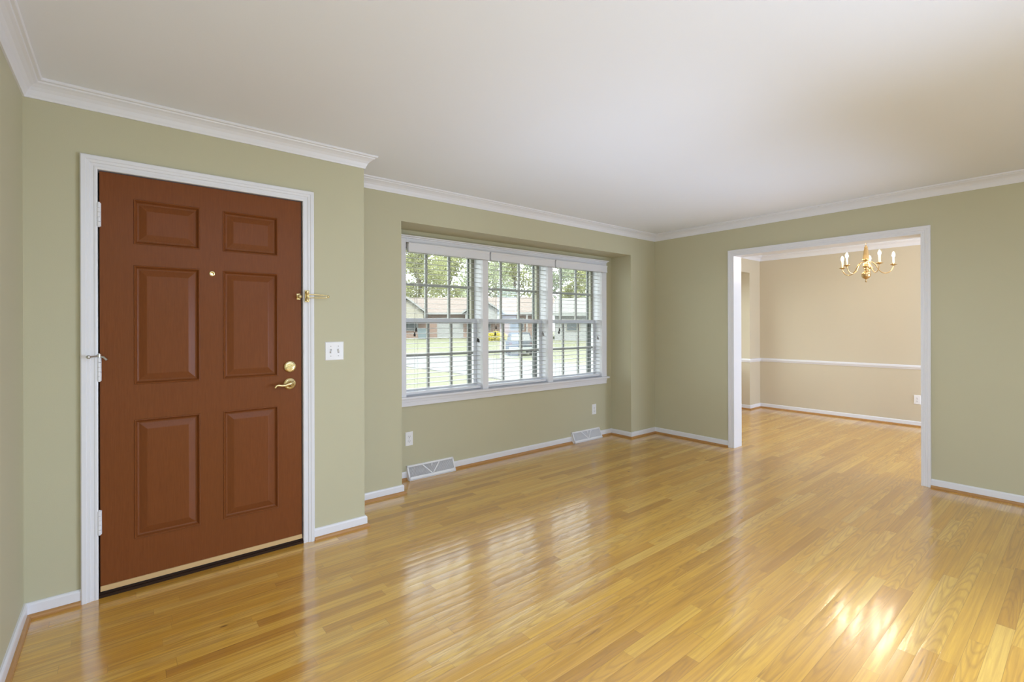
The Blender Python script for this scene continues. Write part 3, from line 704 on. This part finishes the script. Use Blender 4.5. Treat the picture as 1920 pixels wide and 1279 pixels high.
def ribbon(path, w, zoff, name, mat, label):
    mvv = mitres(path); m = MB(); vs = []
    for p, q in zip(path, mvv):
        for s in (-1, 1):
            x, y = p[0]+q.x*s*w/2, p[1]+q.y*s*w/2; vs += [(x, y, gz(x, y)+zoff), (x, y, gz(x, y)-0.05)]
    n = len(path); fs = []
    for i in range(n-1):
        a = i*4; fs += [(a, a+2, a+6, a+4), (a, a+4, a+5, a+1), (a+2, a+3, a+7, a+6)]
    m.add(vs, fs); return struct(m.build(name, M[mat]), label, 'road')
rp = [(15.3, 4.2), (15.3, 12), (15.3, 19), (15.2, 23), (14.6, 27), (12.8, 31.2), (9.2, 35), (3, 38), (-8, 40.5), (-20, 41.5)]
ribbon(rp, 7.6, 0.03, 'road', 'road', 'pale road curving past the front lawn')

def siding(name, col, scale, mortar):
    t = NT(name); co = t.obj(); q = t.n('ShaderNodeTexBrick'); t.link(co, q.inputs['Vector'])
    mp = t.n('ShaderNodeMapping'); t.link(co, mp.inputs[0]); mp.inputs['Rotation'].default_value = (PI/2, 0, 0); t.link(mp.outputs[0], q.inputs['Vector'])
    q.inputs['Color1'].default_value = (*col, 1); q.inputs['Color2'].default_value = tuple(c*0.85 for c in col) + (1,); q.inputs['Mortar'].default_value = (*mortar, 1); q.inputs['Scale'].default_value = scale
    t.link(q.outputs[0], t.p.inputs['Base Color']); t.p.inputs['Roughness'].default_value = 0.9; return t.m
M['brick'] = siding('pink_brick', (0.155, 0.100, 0.078), 4.0, (0.166, 0.141, 0.122))
M['shingle'] = plain('tan_shingle', (0.117, 0.093, 0.080), 0.9, vary=0.10, scale=3)
M['shingle2'] = plain('grey_shingle', (0.118, 0.118, 0.112), 0.9, vary=0.10, scale=3)
M['cream'] = plain('cream_siding', (0.170, 0.159, 0.129), 0.8, vary=0.04, scale=2)
M['white'] = plain('white_siding', (0.155, 0.158, 0.155), 0.7, vary=0.02)
M['darkglass'] = plain('house_window', (0.05, 0.058, 0.062), 0.35, spec=0.25)
M['carpaint'] = plain('slate_paint', (0.045, 0.052, 0.060), 0.7, spec=0.12)
M['tyre'] = plain('rubber', (0.02, 0.02, 0.02), 0.8)
M['lamp_red'] = plain('tail_lamp', (0.044, 0.017, 0.017), 0.4)
M['bark'] = plain('bark', (0.074, 0.063, 0.048), 0.9, vary=0.2, scale=6)
M['bin'] = plain('blue_grey_bin', (0.074, 0.096, 0.104), 0.5)
def leaf(name, col, tr):
    t = NT(name); co = t.obj(); n = t.noise(co, 0.9, 3)
    a = (*[c*0.72 for c in col], 1); bb = (*[min(1, c*1.25) for c in col], 1)
    c = t.mix(n, a, bb)
    df = t.n('ShaderNodeBsdfDiffuse'); tl = t.n('ShaderNodeBsdfTranslucent'); t.link(c, df.inputs[0]); t.link(c, tl.inputs[0])
    mx = t.n('ShaderNodeMixShader'); mx.inputs[0].default_value = tr; t.link(df.outputs[0], mx.inputs[1]); t.link(tl.outputs[0], mx.inputs[2]); t.link(mx.outputs[0], t.out.inputs[0]); return t.m
M['leaf1'] = leaf('yellow_green_leaves', (0.311, 0.322, 0.166), 0.5)
M['leaf2'] = leaf('pale_green_leaves', (0.288, 0.316, 0.200), 0.5)
M['leaf3'] = leaf('grey_green_leaves', (0.255, 0.283, 0.200), 0.5)
M['leafy'] = leaf('yellow_leaves', (0.46, 0.40, 0.06), 0.4)

# brick ranch house across the road: own frame, x to the right and y away from the viewer
hp = far(960, 50); HG = gz(hp.x, hp.y)
hs = empty('brick_house', (hp.x, hp.y, HG), -TH); tag(hs, 'pink brick single-storey house with tan roof across the road', 'house')
m = MB(); m.box((-14.5, 0, -0.3), (4.2, 9, 2.65)); m.build('wall', M['brick'], hs)
m = MB(); ov = 0.5
m.prism([(-0.6, 2.55), (4.5, 4.35), (9.6, 2.55), (9.6, 2.70), (4.5, 4.55), (-0.6, 2.70)], lambda a, c, t: (t, a, c), -15.0, 4.8); m.build('roof', M['shingle'], hs)
m = MB(); m.box((-15.0, -0.68, 2.48), (4.8, -0.58, 2.68)); m.build('fascia', M['white'], hs)
for x0, xp, x1, ze, zp, mat in ((-12.6, -10.75, -8.9, 2.75, 4.15, 'cream'), (-5.0, -2.95, -0.9, 2.65, 3.95, 'white')):
    m = MB(); m.prism([(x0+0.2, 1.75), (x1-0.2, 1.75), (x1-0.2, ze), (xp, zp-0.08), (x0+0.2, ze)], lambda a, c, t: (a, t, c), -1.0, -0.02)
    g_ = m.build('gable', M[mat], hs)
    m = MB(); m.prism([(x0-0.15, ze-0.10), (xp, zp-0.0), (x1+0.15, ze-0.10), (x1+0.15, ze+0.05), (xp, zp+0.16), (x0-0.15, ze+0.05)], lambda a, c, t: (a, t, c), -1.25, 4.0); r_ = m.build('gable_roof', M['shingle'], g_)
    m = MB(); m.prism([(x0-0.15, ze-0.14), (xp, zp-0.04), (x1+0.15, ze-0.14), (x1+0.15, ze+0.06), (xp, zp+0.17), (x0-0.15, ze+0.06)], lambda a, c, t: (a, t, c), -1.32, -1.26); m.build('bargeboard', M['white'], g_)
m = MB(); m.box((-7.85, -0.06, 0.0), (-5.10, 0.0, 2.15))
for z in (0.54, 1.08, 1.62): m.box((-7.80, -0.075, z-0.015), (-5.15, -0.06, z+0.015))
o = m.build('garage_door', M['white'], hs)
for xa, xb in ((-11.7, -9.9), (-3.6, -2.3), (-0.2, 1.2)):
    m = MB(); m.box((xa-0.08, -0.06, 0.8), (xb+0.08, 0.0, 2.1)); w_ = m.build('window', M['white'], hs)
    m = MB(); m.box((xa, -0.07, 0.9), ((xa+xb)/2-0.03, -0.06, 2.0)); m.box(((xa+xb)/2+0.03, -0.07, 0.9), (xb, -0.06, 2.0)); m.build('pane', M['darkglass'], w_)
for x in (1.55, 4.0):
    m = MB(); m.box((x-0.07, -0.62, -0.2), (x+0.07, -0.48, 2.5)); m.build('porch_post', M['white'], hs)

# pale house on the right
hp2 = far(1090, 46); H2 = gz(hp2.x, hp2.y)
h2 = empty('pale_house', (hp2.x, hp2.y, H2), -TH-0.25); tag(h2, 'pale sided house with grey roof seen through the right bay', 'house')
m = MB(); m.box((-2.6, 0, -0.4), (9, 8, 2.65)); m.build('wall', M['white'], h2)
m = MB(); m.prism([(-0.6, 2.55), (4, 4.2), (8.6, 2.55), (8.6, 2.7), (4, 4.4), (-0.6, 2.7)], lambda a, c, t: (t, a, c), -3.1, 9.5); m.build('roof', M['shingle2'], h2)
m = MB(); m.box((-3.1, -0.68, 2.42), (9.5, -0.6, 2.62)); m.build('gutter', M['storm'], h2)
for xa in (-1.4, 1.2):
    m = MB(); m.box((xa-0.08, -0.05, 0.9), (xa+1.28, 0, 2.1)); w_ = m.build('window', M['cream'], h2)
    m = MB(); m.box((xa, -0.06, 1.0), (xa+1.2, -0.05, 2.0)); m.build('pane', M['darkglass'], w_)

# dark car parked at the roadside, seen from behind
cp = far(972, 36); 
car = empty('parked_car', (cp.x, cp.y, gz(cp.x, cp.y)+0.03), -TH+0.06); tag(car, 'dark slate car parked at the roadside beyond the middle bay', 'car')
m = MB()
m.prism([(-2.2, 0.32), (2.2, 0.32), (2.25, 0.75), (2.1, 0.95), (1.15, 1.02), (-2.2, 1.02), (-2.28, 0.7)], lambda a, c, t: (t, a, c), -0.88, 0.88); bo = m.build('body', M['carpaint'], car, 0.05)
m = MB(); m.hexa([(-0.84, -2.12, 1.0), (0.84, -2.12, 1.0), (0.84, 1.1, 1.0), (-0.84, 1.1, 1.0)], [(-0.70, -1.85, 1.62), (0.70, -1.85, 1.62), (0.70, 0.35, 1.62), (-0.70, 0.35, 1.62)]); m.build('cabin', M['carpaint'], car, 0.06)
m = MB(); m.hexa([(-0.70, -2.10, 1.10), (0.70, -2.10, 1.10), (0.62, -1.93, 1.52), (-0.62, -1.93, 1.52)], [(-0.70, -2.06, 1.10), (0.70, -2.06, 1.10), (0.62, -1.89, 1.52), (-0.62, -1.89, 1.52)]); m.build('rear_window', M['darkglass'], car)
m = MB(); m.box((-0.86, -2.36, 0.36), (0.86, -2.2, 0.60)); m.build('bumper', M['storm'], car, 0.03)
for s in (-1, 1):
    m = MB(); m.box((s*0.84, -2.29, 0.72), (s*0.64, -2.22, 0.95)); m.build('tail_lamp', M['lamp_red'], car)
    for y in (-1.4, 1.4):
        m = MB(); m.lathe((s*0.80, y, 0.33), [(0.33, -0.1), (0.33, 0.1)], 'X', 20); wh = m.build('wheel', M['tyre'], car)

# bin beside the garage, yellow shrub
bp_ = far(793, 48.6); bn = empty('trash_bin', (bp_.x, bp_.y, gz(bp_.x, bp_.y)), -TH); tag(bn, 'blue-grey bin standing against the brick house', 'bin')
m = MB(); m.hexa([(-0.40, -0.35, 0), (0.40, -0.35, 0), (0.40, 0.35, 0), (-0.40, 0.35, 0)], [(-0.5, -0.42, 0.95), (0.5, -0.42, 0.95), (0.5, 0.42, 0.95), (-0.5, 0.42, 0.95)]); m.build('bin_body', M['bin'], bn, 0.03)
m = MB(); m.prism([(-0.46, 0.95), (0.46, 0.95), (0.46, 1.02), (0.1, 1.10), (-0.46, 1.02)], lambda a, c, t: (t, a, c), -0.53, 0.53); m.build('lid', M['bin'], bn, 0.02)

def leaves(rnd, clumps, n, size):
    m = MB()
    tot = sum(c[3]**2 for c in clumps)
    for cx, cy, cz, r in clumps:
        for _ in range(int(n * r*r / tot)):
            while True:
                p = Vector((rnd.uniform(-1, 1), rnd.uniform(-1, 1), rnd.uniform(-1, 1)))
                if 0.25 < p.length < 1: break
            p = Vector((cx, cy, cz)) + p*r
            a = Vector((rnd.gauss(0, 1), rnd.gauss(0, 1), rnd.gauss(0, 1))).normalized(); bq = a.orthogonal().normalized(); s = size*rnd.uniform(0.6, 1.3)
            m.add([p - a*s, p + bq*s*0.5, p + a*s, p - bq*s*0.5], [(0, 1, 2, 3)])
    return m
def tree(name, seed, h, cr, leafmat, n, size):
    rnd = random.Random(seed); o = empty(name)
    clumps = []
    for k in range(20):
        zz = rnd.uniform(0.22, 0.97); rr = cr*math.sqrt(max(0.05, 1 - ((zz-0.55)/0.52)**2))*rnd.uniform(0.2, 0.85); a = rnd.uniform(0, 2*PI)
        clumps.append((rr*math.cos(a), rr*math.sin(a), zz*h, cr*rnd.uniform(0.28, 0.48)))
    m = MB(); m.tube([(0, 0, -0.5), (0.05, 0, h*0.2), (-0.1, 0.1, h*0.5), (0, 0, h*0.85)], [h*0.022, h*0.018, h*0.012, h*0.004], 8)
    for c in clumps: m.tube([(0, 0, max(h*0.2, c[2]-h*0.18)), (c[0]*0.5, c[1]*0.5, c[2]-h*0.07), (c[0], c[1], c[2])], [h*0.008, h*0.005, h*0.002], 5)
    m.build('trunk', M['bark'], o)
    leaves(rnd, clumps, n, size).build('foliage', leafmat, o); return o
protos = [tree('leafy_tree', 3, 14, 3.9, M['leaf1'], 6500, 0.21), tree('leafy_tree', 8, 15, 4.0, M['leaf2'], 5200, 0.21), tree('leafy_tree', 15, 13.5, 3.8, M['leaf3'], 4800, 0.21)]
spots = [(785, 66, 0, 1.0, 'yellow-green tree behind the cream gable of the brick house'), (905, 66, 1, 1.0, 'pale green tree behind the post between left and middle bays'), (1025, 66, 2, 1.0, 'grey-green tree at the right end of the brick roof'),
         (1140, 66, 1, 1.0, 'pale green tree farthest right, in the right bay'), (735, 82, 2, 1.1, 'grey-green tree left of the brick house'), (843, 82, 0, 1.15, 'tall yellow-green tree above the garage in the left bay'),
         (965, 82, 0, 1.1, 'yellow-green tree over the roof in the middle bay'), (1080, 82, 0, 1.15, 'yellow-green tree behind the pale house')]
used = set()
for px, d, k, s, lb in spots:
    o = protos[k] if k not in used else copy_tree(protos[k]); used.add(k)
    p = far(px, d); o.location = (p.x, p.y, gz(p.x, p.y)); o.scale = (s, s, s); o.rotation_euler.z = px*0.7
    tag(o, lb, 'tree', 'trees beyond the houses')
rnd = random.Random(5)
p = far(930, 46); sh = empty('yellow_shrub', (p.x, p.y, gz(p.x, p.y))); tag(sh, 'bright yellow shrub on the lawn seen through the middle bay', 'shrub')
leaves(rnd, [(0, 0, 0.45, 0.55), (0.45, -0.3, 0.4, 0.45), (-0.4, 0.3, 0.4, 0.45), (0.75, -0.5, 0.35, 0.35)], 1500, 0.09).build('foliage', M['leafy'], sh)
m = MB(); m.tube([(0, 0, -0.1), (0, 0, 0.5)], 0.04, 6); m.tube([(0, 0, 0.05), (0.5, -0.35, 0.4)], 0.025, 6); m.tube([(0, 0, 0.05), (-0.4, 0.3, 0.4)], 0.025, 6); m.build('stem', M['bark'], sh)
